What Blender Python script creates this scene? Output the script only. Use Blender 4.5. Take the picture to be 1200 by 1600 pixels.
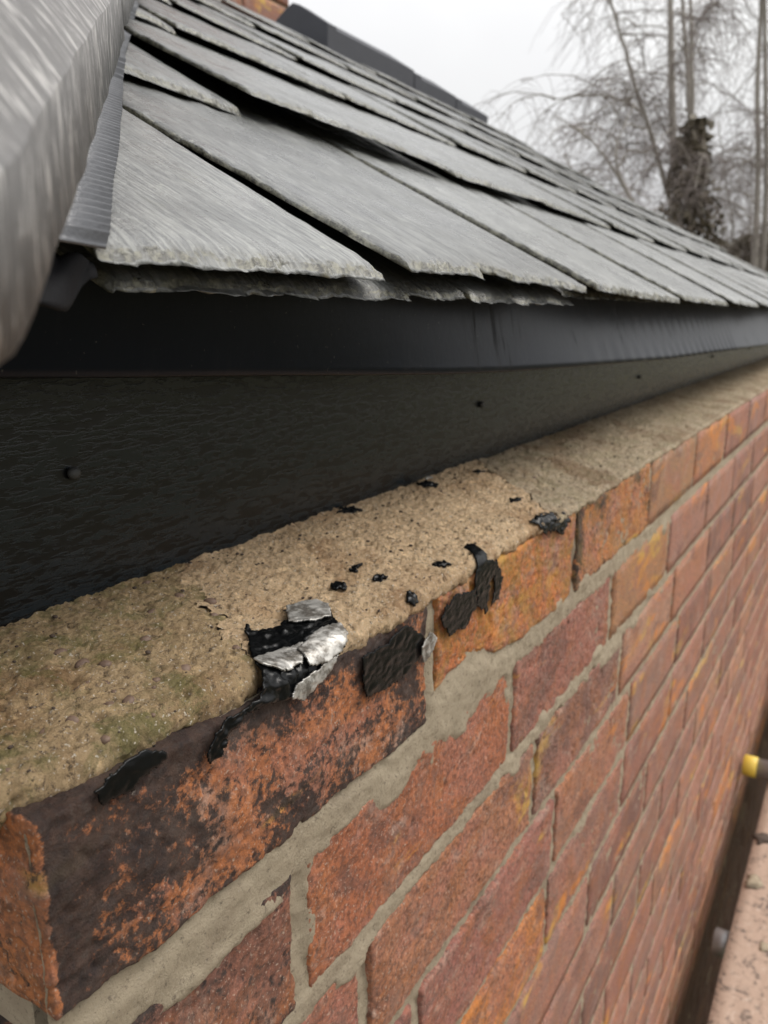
import bpy, bmesh, math, random
import numpy as np
from mathutils import Vector, Matrix

# ------------------------------------------------------------------ clean
for o in list(bpy.data.objects):
    bpy.data.objects.remove(o)
S = bpy.context.scene
COL = S.collection

# ------------------------------------------------------------------ camera
cam_d = bpy.data.cameras.new('camera')
cam = bpy.data.objects.new('camera', cam_d)
COL.objects.link(cam)
S.camera = cam
CAM = np.array((-.109, -.1751, .1385))
CR = np.array((.5208, -.8537, 0.))
CU = np.array((.2041, .1247, .9710))
CF = np.array((.8289, .5057, -.2392))
cam.matrix_world = Matrix(((CR[0], CU[0], -CF[0], CAM[0]), (CR[1], CU[1], -CF[1], CAM[1]),
                           (CR[2], CU[2], -CF[2], CAM[2]), (0, 0, 0, 1)))
cam_d.sensor_fit = 'HORIZONTAL'
cam_d.sensor_width = 36
cam_d.lens = 36 * 1248.6 / 1200
cam_d.clip_start = .01
cam_d.clip_end = 600
cam_d.dof.use_dof = True
cam_d.dof.focus_distance = .29
cam_d.dof.aperture_fstop = 23

# ------------------------------------------------------------------ world, sun, exposure
SUN_DIR = Vector((.55, -.62, .95)).normalized()      # towards the sun, behind thick cloud
W = bpy.data.worlds.new('World')
S.world = W
W.use_nodes = True
nt = W.node_tree
for n in list(nt.nodes):
    nt.nodes.remove(n)
out = nt.nodes.new('ShaderNodeOutputWorld')
bg = nt.nodes.new('ShaderNodeBackground')
bg.inputs['Strength'].default_value = .1
sky = nt.nodes.new('ShaderNodeTexSky')
sky.sky_type = 'NISHITA'
sky.sun_disc = False
sky.sun_elevation = math.asin(SUN_DIR.z)
sky.sun_rotation = math.atan2(SUN_DIR.x, SUN_DIR.y)
sky.dust_density = 4
hs = nt.nodes.new('ShaderNodeHueSaturation')
hs.inputs['Saturation'].default_value = .25
nt.links.new(sky.outputs[0], hs.inputs['Color'])
tc = nt.nodes.new('ShaderNodeTexCoord')
no = nt.nodes.new('ShaderNodeTexNoise')
no.inputs['Scale'].default_value = 2.2
no.inputs['Detail'].default_value = 5
nt.links.new(tc.outputs['Generated'], no.inputs['Vector'])
cr = nt.nodes.new('ShaderNodeValToRGB')
cr.color_ramp.elements[0].position = .3
cr.color_ramp.elements[1].position = .7
cr.color_ramp.elements[0].color = (.84, .84, .86, 1)
cr.color_ramp.elements[1].color = (1, 1, .99, 1)
nt.links.new(no.outputs['Fac'], cr.inputs[0])
sx = nt.nodes.new('ShaderNodeSeparateXYZ')
nt.links.new(tc.outputs['Generated'], sx.inputs[0])
mr = nt.nodes.new('ShaderNodeMapRange')                # overcast sky: zenith brighter than horizon
mr.inputs['From Min'].default_value = 0
mr.inputs['From Max'].default_value = 1
mr.inputs['To Min'].default_value = 5.4
mr.inputs['To Max'].default_value = 17
nt.links.new(sx.outputs['Z'], mr.inputs['Value'])
vm = nt.nodes.new('ShaderNodeVectorMath')
vm.operation = 'SCALE'
nt.links.new(cr.outputs[0], vm.inputs[0])
nt.links.new(mr.outputs[0], vm.inputs['Scale'])
mx = nt.nodes.new('ShaderNodeMixRGB')
mx.inputs[0].default_value = .88
nt.links.new(hs.outputs[0], mx.inputs[1])
nt.links.new(vm.outputs[0], mx.inputs[2])
nt.links.new(mx.outputs[0], bg.inputs['Color'])
nt.links.new(bg.outputs[0], out.inputs[0])

sun_d = bpy.data.lights.new('sun', 'SUN')
sun_d.energy = 1.5
sun_d.angle = math.radians(28)
sun_d.color = (1, .95, .88)
sun = bpy.data.objects.new('sun', sun_d)
COL.objects.link(sun)
sun.rotation_euler = SUN_DIR.to_track_quat('Z', 'Y').to_euler()
S.view_settings.view_transform = 'Standard'
S.view_settings.look = 'None'
S.view_settings.exposure = 0.38
S.view_settings.gamma = 1
S.view_settings.use_curve_mapping = False

# ------------------------------------------------------------------ helpers
rng = np.random.default_rng(7)
random.seed(7)
PERM = np.random.default_rng(3).permutation(256).astype(np.int64)
GR = np.random.default_rng(4).normal(size=(256, 3))
GR /= np.linalg.norm(GR, axis=1)[:, None]


def perlin(p):
    p = np.asarray(p, float)
    i = np.floor(p).astype(np.int64)
    f = p - i
    u = f * f * f * (f * (f * 6 - 15) + 10)
    r = 0
    for dx in (0, 1):
        wx = u[:, 0] if dx else 1 - u[:, 0]
        for dy in (0, 1):
            wy = u[:, 1] if dy else 1 - u[:, 1]
            for dz in (0, 1):
                wz = u[:, 2] if dz else 1 - u[:, 2]
                h = PERM[(PERM[(PERM[(i[:, 0] + dx) & 255] + i[:, 1] + dy) & 255] + i[:, 2] + dz) & 255]
                g = GR[h]
                r = r + wx * wy * wz * (g[:, 0] * (f[:, 0] - dx) + g[:, 1] * (f[:, 1] - dy) + g[:, 2] * (f[:, 2] - dz))
    return r


def fbm(p, size, octs=3, off=0.):
    """noise with features of the given size in metres, about -0.7..0.7"""
    p = np.asarray(p, float) / size + off
    a, r = 1., 0
    for k in range(octs):
        r = r + a * perlin(p * 2 ** k + 17.3 * k)
        a *= .5
    return r


def link(name, me, mat, parent=None, smooth=True):
    o = bpy.data.objects.new(name, me)
    COL.objects.link(o)
    if mat is not None and not me.materials:
        me.materials.append(mat)
    if smooth:
        me.polygons.foreach_set('use_smooth', [True] * len(me.polygons))
    if parent is not None:
        o.parent = parent
    return o


def mesh(name, v, f, mat, parent=None, smooth=True):
    me = bpy.data.meshes.new(name)
    v = np.asarray(v, dtype=np.float32)
    if isinstance(f, np.ndarray):
        n, k = f.shape
        me.vertices.add(len(v))
        me.vertices.foreach_set('co', v.ravel())
        me.loops.add(n * k)
        me.loops.foreach_set('vertex_index', f.astype(np.int32).ravel())
        me.polygons.add(n)
        me.polygons.foreach_set('loop_start', np.arange(0, n * k, k, dtype=np.int32))
        me.update(calc_edges=True)
        me.validate()
    else:
        me.from_pydata([tuple(map(float, a)) for a in v], [], f)
        me.update()
    return link(name, me, mat, parent, smooth)


def empty(name, loc=(0, 0, 0)):
    o = bpy.data.objects.new(name, None)
    COL.objects.link(o)
    o.location = loc
    o.empty_display_size = .05
    return o


def tag(o, label, cat, group=None):
    o['label'] = label
    o['category'] = cat
    if group:
        o['group'] = group
    return o


def adopt(o, parent):
    """parent an object whose mesh is in world space"""
    o.parent = parent
    o.matrix_parent_inverse = Matrix.Translation(parent.location).inverted()
    return o


def boxgrid(nx, ny, nz):
    """closed surface of a unit box as a vertex grid in 0..1 and outward quads"""
    idx = -np.ones((nx + 1, ny + 1, nz + 1), int)
    surf = np.zeros(idx.shape, bool)
    surf[[0, -1]] = surf[:, [0, -1]] = surf[:, :, [0, -1]] = True
    idx[surf] = np.arange(surf.sum())
    c = np.argwhere(surf) / np.array((nx, ny, nz))
    F = []

    def quads(a, flip):
        q = np.stack([a[:-1, :-1], a[1:, :-1], a[1:, 1:], a[:-1, 1:]], -1).reshape(-1, 4)
        F.append(q[:, ::-1] if flip else q)
    quads(idx[:, :, 0], True)
    quads(idx[:, :, -1], False)
    quads(idx[:, 0, :], False)
    quads(idx[:, -1, :], True)
    quads(idx[0], True)
    quads(idx[-1], False)
    return c, np.concatenate(F)


def gridfaces(n, m):
    a = np.arange(n * m).reshape(n, m)
    return np.stack([a[:-1, :-1], a[1:, :-1], a[1:, 1:], a[:-1, 1:]], -1).reshape(-1, 4)


def tube_geo(pts, rads, sides=6, cap=True):
    pts = [np.asarray(p, float) for p in pts]
    V, F = [], []
    ref = np.array((.31, .62, .72))
    for i, p in enumerate(pts):
        d = pts[min(i + 1, len(pts) - 1)] - pts[max(i - 1, 0)]
        d = d / (np.linalg.norm(d) + 1e-9)
        a = np.cross(d, ref)
        a /= np.linalg.norm(a) + 1e-9
        b = np.cross(d, a)
        for k in range(sides):
            t = 2 * math.pi * k / sides
            V.append(p + rads[i] * (math.cos(t) * a + math.sin(t) * b))
    for i in range(len(pts) - 1):
        for k in range(sides):
            k2 = (k + 1) % sides
            F.append((i * sides + k, i * sides + k2, (i + 1) * sides + k2, (i + 1) * sides + k))
    if cap:
        F.append(tuple(range(sides))[::-1])
        F.append(tuple((len(pts) - 1) * sides + k for k in range(sides)))
    return V, F


class Acc:
    def __init__(s):
        s.v, s.f, s.n = [], [], 0

    def add(s, V, F):
        F = [tuple(i + s.n for i in f) for f in F] if not isinstance(F, np.ndarray) else [tuple(r) for r in (F + s.n).tolist()]
        s.v.append(np.asarray(V, float))
        s.f += F
        s.n += len(V)

    def build(s, name, mat, parent=None, smooth=True):
        return mesh(name, np.concatenate(s.v), s.f, mat, parent, smooth)


# ------------------------------------------------------------------ materials
class N:
    def __init__(s, name):
        s.m = bpy.data.materials.new(name)
        s.m.use_nodes = True
        s.t = s.m.node_tree
        s.b = s.t.nodes['Principled BSDF']
        g = s.t.nodes.new('ShaderNodeNewGeometry')
        s.pos = g.outputs['Position']

    def nd(s, kind, **kw):
        n = s.t.nodes.new('ShaderNode' + kind)
        for k, v in kw.items():
            setattr(n, k, v)
        return n

    def put(s, sock, v):
        if hasattr(v, 'is_output'):
            s.t.links.new(v, sock)
        else:
            if isinstance(v, (tuple, list)) and len(v) == 3 and sock.type == 'RGBA':
                v = (*v, 1)
            sock.default_value = v

    def scaled(s, sc, rot=(0, 0, 0)):
        n = s.nd('Mapping')
        s.t.links.new(s.pos, n.inputs['Vector'])
        n.inputs['Scale'].default_value = sc
        n.inputs['Rotation'].default_value = rot
        return n.outputs[0]

    def noise(s, scale, detail=4, rough=.55, vec=None, dist=0):
        n = s.nd('TexNoise')
        s.t.links.new(vec or s.pos, n.inputs['Vector'])
        n.inputs['Scale'].default_value = scale
        n.inputs['Detail'].default_value = detail
        n.inputs['Roughness'].default_value = rough
        n.inputs['Distortion'].default_value = dist
        return n.outputs['Fac']

    def voro(s, scale, feature='F1', out='Distance'):
        n = s.nd('TexVoronoi')
        n.feature = feature
        s.t.links.new(s.pos, n.inputs['Vector'])
        n.inputs['Scale'].default_value = scale
        return n.outputs[out]

    def ramp(s, v, a, b, lo=0., hi=1.):
        n = s.nd('MapRange')
        n.interpolation_type = 'SMOOTHSTEP'
        for k, x in (('Value', v), ('From Min', a), ('From Max', b), ('To Min', lo), ('To Max', hi)):
            s.put(n.inputs[k], x)
        return n.outputs[0]

    def math(s, op, a, b=0.):
        n = s.nd('Math', operation=op)
        s.put(n.inputs[0], a)
        s.put(n.inputs[1], b)
        return n.outputs[0]

    def mix(s, f, a, b, mode='MIX'):
        n = s.nd('MixRGB', blend_type=mode)
        s.put(n.inputs[0], f)
        s.put(n.inputs[1], a)
        s.put(n.inputs[2], b)
        return n.outputs[0]

    def info(s, out):
        return s.nd('ObjectInfo').outputs[out]

    def attr(s, name):
        n = s.nd('Attribute')
        n.attribute_type = 'OBJECT'
        n.attribute_name = name
        return n.outputs['Fac']

    def bump(s, h, strength, dist, prev=None):
        n = s.nd('Bump')
        n.inputs['Strength'].default_value = strength
        n.inputs['Distance'].default_value = dist
        s.t.links.new(h, n.inputs['Height'])
        if prev is not None:
            s.t.links.new(prev, n.inputs['Normal'])
        return n.outputs[0]

    def done(s, col, rough=.7, spec=.5, metal=0., normal=None):
        s.put(s.b.inputs['Base Color'], col)
        s.put(s.b.inputs['Roughness'], rough)
        s.put(s.b.inputs['Specular IOR Level'], spec)
        s.put(s.b.inputs['Metallic'], metal)
        if normal is not None:
            s.t.links.new(normal, s.b.inputs['Normal'])
        return s.m


def mat_brick():
    n = N('fired_brick')
    base = n.info('Color')
    patch = n.noise(28, 5, .6)
    fine = n.noise(330, 4, .65)
    mid = n.noise(95, 5, .65, dist=.4)
    c = n.mix(n.ramp(patch, .42, .66), base, n.mix(.55, base, (.50, .185, .06)))
    big = n.noise(1, 4, .6, vec=n.scaled((13, 13, 22)), dist=.6)
    c = n.mix(n.ramp(big, .50, .63, 0, .7), c, (.48, .20, .135))
    c = n.mix(n.ramp(big, .36, .45, .6, 0), c, (.20, .10, .08))
    bl = n.noise(1, 6, .75, vec=n.scaled((20, 20, 30)), dist=1.2)
    c = n.mix(n.ramp(bl, .53, .68, 0, .6), c, (.54, .39, .31))
    c = n.mix(n.ramp(mid, .5, .72, 0, .6), c, n.mix(.6, c, (.10, .055, .045)))
    c = n.mix(n.ramp(fine, .36, .58, .6, 0), c, (.065, .035, .03))
    c = n.mix(n.ramp(n.noise(150, 6, .75), .54, .68, 0, .5), c, n.mix(1, base, (1.5, 1.45, 1.4), 'MULTIPLY'))
    c = n.mix(n.ramp(n.noise(700, 2), .60, .70, 0, .7), c, (.55, .43, .34))
    c = n.mix(n.ramp(n.noise(18, 6, .7, dist=1.5), .5, .68, 0, .55), c, (.26, .16, .125))
    og = n.noise(1, 4, .6, vec=n.scaled((5, 5, 20)), dist=.5)
    c = n.mix(n.math('MULTIPLY', n.ramp(og, .575, .65, 0, .85), n.ramp(n.noise(60, 3), .35, .6)), c, n.mix(n.ramp(n.noise(9, 2), .45, .6), (.66, .24, .05), (.60, .38, .08)))
    # burnt face
    burn = n.math('ADD', n.math('MULTIPLY', n.noise(32, 4, .6, dist=.8), .45), n.math('MULTIPLY', n.noise(240, 6, .75), .55))
    oc = n.nd('TexCoord').outputs['Object']
    sep = n.nd('SeparateXYZ')
    n.t.links.new(oc, sep.inputs[0])
    ex = n.math('ABSOLUTE', n.math('DIVIDE', n.math('SUBTRACT', sep.outputs[0], .02), .125))
    ez = n.math('ABSOLUTE', n.math('DIVIDE', sep.outputs[2], .036))
    rim = n.math('MAXIMUM', n.math('POWER', ex, 3.), n.math('POWER', ez, 3.5))
    th = n.math('SUBTRACT', .70, n.math('MULTIPLY', n.info('Alpha'), .22))
    th = n.math('SUBTRACT', th, n.math('MULTIPLY', n.math('MULTIPLY', rim, n.info('Alpha')), .20))
    endface = n.math('MULTIPLY', n.attr('clean_end'), n.ramp(sep.outputs[0], -.1092, -.1062, 1, 0))
    th = n.math('ADD', th, n.math('MULTIPLY', endface, .22))
    burn = n.ramp(n.math('SUBTRACT', burn, th), -.04, .045, 0, .93)
    burn = n.math('MULTIPLY', burn, n.ramp(n.info('Alpha'), .02, .15))
    c = n.mix(burn, c, n.mix(n.ramp(n.noise(70, 6, .75), .35, .68), (.011, .011, .013), n.mix(n.noise(500, 3), (.035, .028, .026), (.10, .072, .058))))
    # yellow lichen
    li = n.math('MULTIPLY', n.ramp(n.noise(50, 7, .75), .42, .60), n.attr('lichen'))
    c = n.mix(li, c, n.mix(n.noise(500, 2), (.50, .33, .04), (.26, .17, .025)))
    # lime bloom
    c = n.mix(n.ramp(n.noise(46, 6, .75, dist=1), .68, .76, 0, .6), c, (.46, .40, .35))
    nm = n.bump(n.noise(300, 7, .78), .9, .0022)
    nm = n.bump(n.noise(1300, 3, .7), .7, .0007, nm)
    return n.done(c, n.ramp(fine, .3, .7, .5, .85), .4, 0, nm)


def mat_mortar():
    n = N('grey_mortar')
    c = n.mix(n.noise(35, 5, .65), (.33, .27, .19), (.47, .395, .285))
    c = n.mix(n.ramp(n.noise(380, 5, .8), .54, .66, 0, .7), c, (.13, .10, .075))
    c = n.mix(n.ramp(n.noise(12, 4), .55, .7, 0, .5), c, (.19, .14, .10))
    c = n.mix(n.ramp(n.noise(900, 2), .66, .75, 0, .6), c, (.48, .43, .36))
    nm = n.bump(n.noise(420, 7, .78), .9, .002)
    nm = n.bump(n.noise(1400, 3, .7), .6, .0007, nm)
    return n.done(c, .85, .3, 0, nm)


def mat_capping():
    n = N('weathered_mortar_capping')
    base = n.info('Color')
    c = n.mix(n.noise(60, 6, .7), n.mix(1, base, (.62, .55, .48), 'MULTIPLY'), base)
    c = n.mix(n.ramp(n.noise(22, 5, .6), .5, .7, 0, .55), c, n.mix(1, base, (.55, .42, .32), 'MULTIPLY'))
    c = n.mix(n.ramp(n.noise(300, 5, .8), .52, .64, 0, .8), c, (.06, .04, .025))
    c = n.mix(n.ramp(n.noise(130, 5, .75), .53, .68, 0, .55), c, n.mix(1, base, (1.5, 1.45, 1.35), 'MULTIPLY'))
    c = n.mix(n.ramp(n.noise(15, 5, .65, dist=.8), .5, .64, 0, .6), c, n.mix(1, base, (.36, .24, .15), 'MULTIPLY'))
    moss = n.math('MULTIPLY', n.ramp(n.noise(48, 7, .75, dist=.6), .46, .64), n.info('Alpha'))
    c = n.mix(moss, c, n.mix(n.noise(300, 3), (.085, .09, .025), (.24, .22, .07)))
    c = n.mix(n.ramp(n.voro(210, out='Distance'), .0, .22, .8, 0), c, n.mix(n.noise(33, 2), (.07, .03, .025), (.34, .27, .2)))
    c = n.mix(n.ramp(n.noise(750, 2), .63, .70, 0, .9), c, (.75, .68, .57))
    nm = n.bump(n.noise(520, 6, .8), 1., .0022)
    nm = n.bump(n.noise(1500, 3, .7), .8, .0008, nm)
    return n.done(c, n.ramp(n.noise(500, 2), .35, .7, .45, .9), .4, 0, nm)


def mat_slate():
    n = N('riven_slate')
    base = n.info('Color')
    g1 = n.noise(1, 6, .72, vec=n.scaled((520, 62, 62)), dist=.25)
    g2 = n.noise(1, 5, .65, vec=n.scaled((100, 26, 26)), dist=.5)
    c = n.mix(n.ramp(g1, .34, .68), n.mix(1, base, (.40, .41, .43), 'MULTIPLY'), n.mix(1, base, (1.55, 1.55, 1.5), 'MULTIPLY'))
    c = n.mix(n.ramp(g2, .45, .7, 0, .5), c, n.mix(1, base, (.6, .6, .58), 'MULTIPLY'))
    c = n.mix(n.ramp(n.noise(30, 6, .7), .44, .68, 0, .55), c, n.mix(1, base, (.45, .46, .46), 'MULTIPLY'))
    c = n.mix(n.ramp(n.noise(60, 5, .7), .6, .75, 0, .35), c, (.20, .20, .15))
    c = n.mix(n.ramp(n.noise(1, 5, .7, vec=n.scaled((30, 5, 5)), dist=.8), .52, .66, 0, .45), c, n.mix(1, base, (.5, .5, .5), 'MULTIPLY'))
    c = n.mix(n.ramp(n.noise(95, 4, .6), .68, .73, 0, .6), c, (.34, .35, .31))
    spot = n.noise(1, 3, .5, vec=n.scaled((300, 90, 90)))
    c = n.mix(n.ramp(spot, .69, .73, 0, .85), c, (.02, .02, .02))
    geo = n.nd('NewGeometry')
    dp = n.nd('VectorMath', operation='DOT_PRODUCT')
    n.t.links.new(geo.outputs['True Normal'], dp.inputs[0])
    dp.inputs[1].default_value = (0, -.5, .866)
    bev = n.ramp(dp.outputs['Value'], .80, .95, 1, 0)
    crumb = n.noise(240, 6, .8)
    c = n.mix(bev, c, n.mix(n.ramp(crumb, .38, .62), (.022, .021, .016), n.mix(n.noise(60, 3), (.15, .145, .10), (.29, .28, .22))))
    nm = n.bump(crumb, .5, .0014)
    nm = n.bump(g2, .3, .0016, nm)
    nm = n.bump(g1, .32, .0007, nm)
    nm = n.bump(n.noise(1, 5, .7, vec=n.scaled((60, 38, 38)), dist=.8), .4, .0035, nm)
    nm = n.bump(n.noise(260, 5, .7), .35, .0007, nm)
    return n.done(c, n.ramp(n.noise(25, 4, .6), .35, .65, .42, .22), .8, 0, nm)


def mat_fascia():
    n = N('black_woodgrain_plastic')
    g = n.noise(1, 3, .6, vec=n.scaled((115, 115, 520)), dist=.35)
    g2 = n.noise(1, 3, .5, vec=n.scaled((25, 25, 260)), dist=.8)
    m = n.ramp(n.math('ADD', n.math('MULTIPLY', g, .7), n.math('MULTIPLY', g2, .3)), .44, .56)
    c = n.mix(m, (.0009, .0013, .0021), (.0135, .0180, .0215))
    c = n.mix(n.ramp(n.noise(50, 5, .7), .6, .8, 0, .12), c, (.05, .044, .036))
    nm = n.bump(m, .22, .0003)
    return n.done(c, n.ramp(m, 0, 1, .30, .19), .48, 0, nm)


def mat_simple(name, a, b, scale, rough, spec=.5, metal=0., bscale=None, bstr=.4, bdist=.001):
    n = N(name)
    c = n.mix(n.noise(scale, 5, .65), a, b)
    nm = n.bump(n.noise(bscale or scale * 4, 5, .65), bstr, bdist)
    return n.done(c, rough, spec, metal, nm)


def mat_foil():
    n = N('aluminium_foil')
    c = n.mix(n.ramp(n.noise(160, 4, .7), .4, .65), (.50, .485, .455), (.16, .145, .125))
    nm = n.bump(n.noise(1, 4, .6, vec=n.scaled((160, 420, 420))), .2, .0005)
    return n.done(c, n.ramp(n.noise(90, 2), .3, .7, .38, .55), .5, .6, nm)


def mat_board():
    n = N('dusty_scaffold_board')
    g = n.noise(1, 5, .6, vec=n.scaled((6, 90, 90)))
    c = n.mix(g, (.34, .235, .175), (.50, .37, .29))
    c = n.mix(n.ramp(n.noise(22, 7, .8, dist=1.5), .53, .60, 0, .85), c, (.09, .07, .06))
    c = n.mix(n.ramp(n.noise(90, 5, .75), .58, .66, 0, .8), c, (.05, .04, .035))
    c = n.mix(n.ramp(n.noise(55, 5, .7), .58, .68, 0, .6), c, (.58, .48, .40))
    nm = n.bump(n.noise(60, 6, .7), .6, .004)
    return n.done(c, .85, .3, 0, nm)


def mat_tray():
    n = N('black_eaves_sheet')
    c = n.mix(n.noise(30, 5, .65), (.0022, .0042, .0085), (.004, .0065, .012))
    run = n.noise(1, 5, .7, vec=n.scaled((120, 60, 9)), dist=.4)
    d = n.math('MULTIPLY', n.ramp(run, .5, .72), n.ramp(n.noise(14, 4, .6), .4, .65))
    c = n.mix(n.math('MULTIPLY', d, .30), c, (.05, .048, .046))
    c = n.mix(n.ramp(n.noise(420, 3, .6), .68, .74, 0, .5), c, (.10, .095, .085))
    nm = n.bump(n.noise(90, 5, .65), .15, .001)
    return n.done(c, n.ramp(d, 0, 1, .32, .6), .14, 0, nm)


M = dict(
    brick=mat_brick(), mortar=mat_mortar(), cap=mat_capping(), slate=mat_slate(), fascia=mat_fascia(),
    tray=mat_tray(),
    nail=mat_simple('black_plastic_cap', (.04, .04, .04), (.06, .06, .058), 300, .45),
    tile=mat_simple('grey_concrete_tile', (.27, .26, .25), (.40, .385, .37), 40, .55),
    strip=mat_simple('grey_pleated_flashing', (.085, .088, .096), (.13, .134, .145), 60, .36, .5, .3),
    ridge=mat_simple('dark_ridge_tile', (.026, .028, .036), (.045, .047, .058), 20, .65),
    tar=mat_simple('black_bitumen', (.0016, .0018, .002), (.006, .0065, .007), 220, .26, .22, 0, 260, .22, .0008),
    foil=mat_foil(),
    board=mat_board(),
    steel=mat_simple('galvanised_steel', (.30, .31, .32), (.46, .47, .47), 40, .42, .5, .6),
    yellow=mat_simple('yellow_plastic', (.70, .48, .05), (.78, .56, .10), 40, .45),
    deck=mat_simple('dark_roofing_underlay', (.008, .008, .010), (.016, .016, .018), 30, .8, .2),
    bark=mat_simple('birch_bark', (.22, .20, .175), (.38, .35, .31), 12, .9, .2, 0, 30, .6, .01),
    twig=mat_simple('brown_twigs', (.16, .135, .125), (.25, .215, .20), 6, .9, .2),
    ivy=mat_simple('ivy_leaves', (.085, .078, .050), (.18, .145, .105), 5, .6, .4),
    ground=mat_simple('dull_winter_grass', (.055, .060, .025), (.12, .10, .06), 3, .95, .2, 0, 40, .6, .02),
    stone=mat_simple('aggregate_stones', (.045, .022, .02), (.28, .19, .13), 130, .6),
    grit=mat_simple('dark_grit', (.02, .016, .014), (.12, .08, .055), 200, .8),
)
# streaky brushed look of the concrete hip tile
_n = N('brushed_concrete_tile')
_r = _n.nd('Mapping')
_n.t.links.new(_n.pos, _r.inputs['Vector'])
_r.inputs['Rotation'].default_value = (0, 0, math.radians(-45))


def _sc(v):
    m = _n.nd('Mapping')
    _n.t.links.new(_r.outputs[0], m.inputs['Vector'])
    m.inputs['Scale'].default_value = v
    return m.outputs[0]


_g = _n.noise(1, 4, .6, vec=_sc((760, 105, 105)), dist=.6)
_g2 = _n.noise(1, 3, .6, vec=_sc((330, 60, 60)), dist=.5)
_c = _n.mix(_n.ramp(_n.math('ADD', _n.math('MULTIPLY', _g, .6), _n.math('MULTIPLY', _g2, .4)), .50, .61), (.13, .126, .124), (.50, .485, .47))
M['tile'] = _n.done(_c, .5, .5, 0, _n.bump(_g, .8, .0022))

# ------------------------------------------------------------------ ground
gv = [(-150, -150, -2.6), (150, -150, -2.6), (150, 150, -2.6), (-150, 150, -2.6)]
ground = mesh('ground', gv, [(0, 1, 2, 3)], M['ground'])
ground['kind'] = 'structure'

# ------------------------------------------------------------------ brick wall
WALL_L = 3.6
wall = empty('brick_wall', (0, 0, -2.6))
tag(wall, 'weathered red brick wall with grey mortar joints and worn mortar capping under the eaves', 'wall')


def brick_geo(L, H, D, nx, ny, nz, r, seed, amp=.0012, fine=True):
    c, F = boxgrid(nx, ny, nz)
    h = np.array((L, D, H)) / 2
    p = (c * 2 - 1) * h
    rr = np.clip(r * (1 + 1.2 * fbm(p + seed, .02, 2)), r * .35, r * 2.4)[:, None]
    q = np.clip(p, -h + rr, h - rr)
    d = p - q
    nrm = d / (np.linalg.norm(d, axis=1)[:, None] + 1e-9)
    p = q + nrm * rr
    disp = amp * 1.3 * fbm(p + seed, .03, 2)
    if fine:
        disp = disp + amp * .5 * fbm(p + seed, .0065, 2) + amp * .42 * fbm(p + seed, .0024, 2) - amp * 2.4 * np.clip(fbm(p + seed * 2, .009, 3) - .26, 0, 1)
    p = p + nrm * disp[:, None]
    return p, F


def course_z(k):
    if k == 0:
        return -.065, 0.
    if k == 1:
        return -.145, -.079
    return -.075 * (k + 1) + .005, -.075 * k - .005


PALETTE = [(.30, .145, .105), (.27, .12, .085), (.33, .175, .13), (.22, .10, .075), (.25, .14, .105),
           (.35, .19, .125), (.19, .10, .08), (.31, .155, .115), (.28, .15, .12), (.33, .15, .09)]
ORANGE = (.48, .18, .05)
joint_off = {0: 0., 1: -.1125, 2: .161 - .225, 3: -.011}
far_meshes = []
for i in range(8):
    v, F = brick_geo(.217, .067, .1025, 16, 3, 6, .0016, 5.1 * i + 2, .0009, False)
    me = bpy.data.meshes.new('brick')
    me.from_pydata(v.tolist(), [], F.tolist())
    me.update()
    far_meshes.append(me)
rest = Acc()
special = {  # (course, index): colour, burn, lichen
    (0, 0): ((.40, .145, .055), .77, 0), (0, 1): ((.46, .15, .05), .22, .42), (0, 2): ((.44, .17, .06), .50, .22),
    (0, 3): ((.36, .19, .10), .25, .1), (0, 4): ((.44, .19, .08), .05, 0),
    (1, 0): ((.20, .085, .055), .62, 0), (1, 1): ((.36, .125, .06), .18, 0), (1, 2): ((.30, .12, .085), .28, 0),
    (1, 3): ((.38, .19, .095), .15, .1), (2, 0): ((.28, .10, .07), .35, 0), (2, 1): ((.34, .15, .085), .15, 0),
    (2, 2): ((.20, .10, .075), .3, 0), (3, 0): ((.33, .13, .095), .1, 0), (3, 1): ((.30, .12, .09), .15, 0),
}
nb = 0
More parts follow.
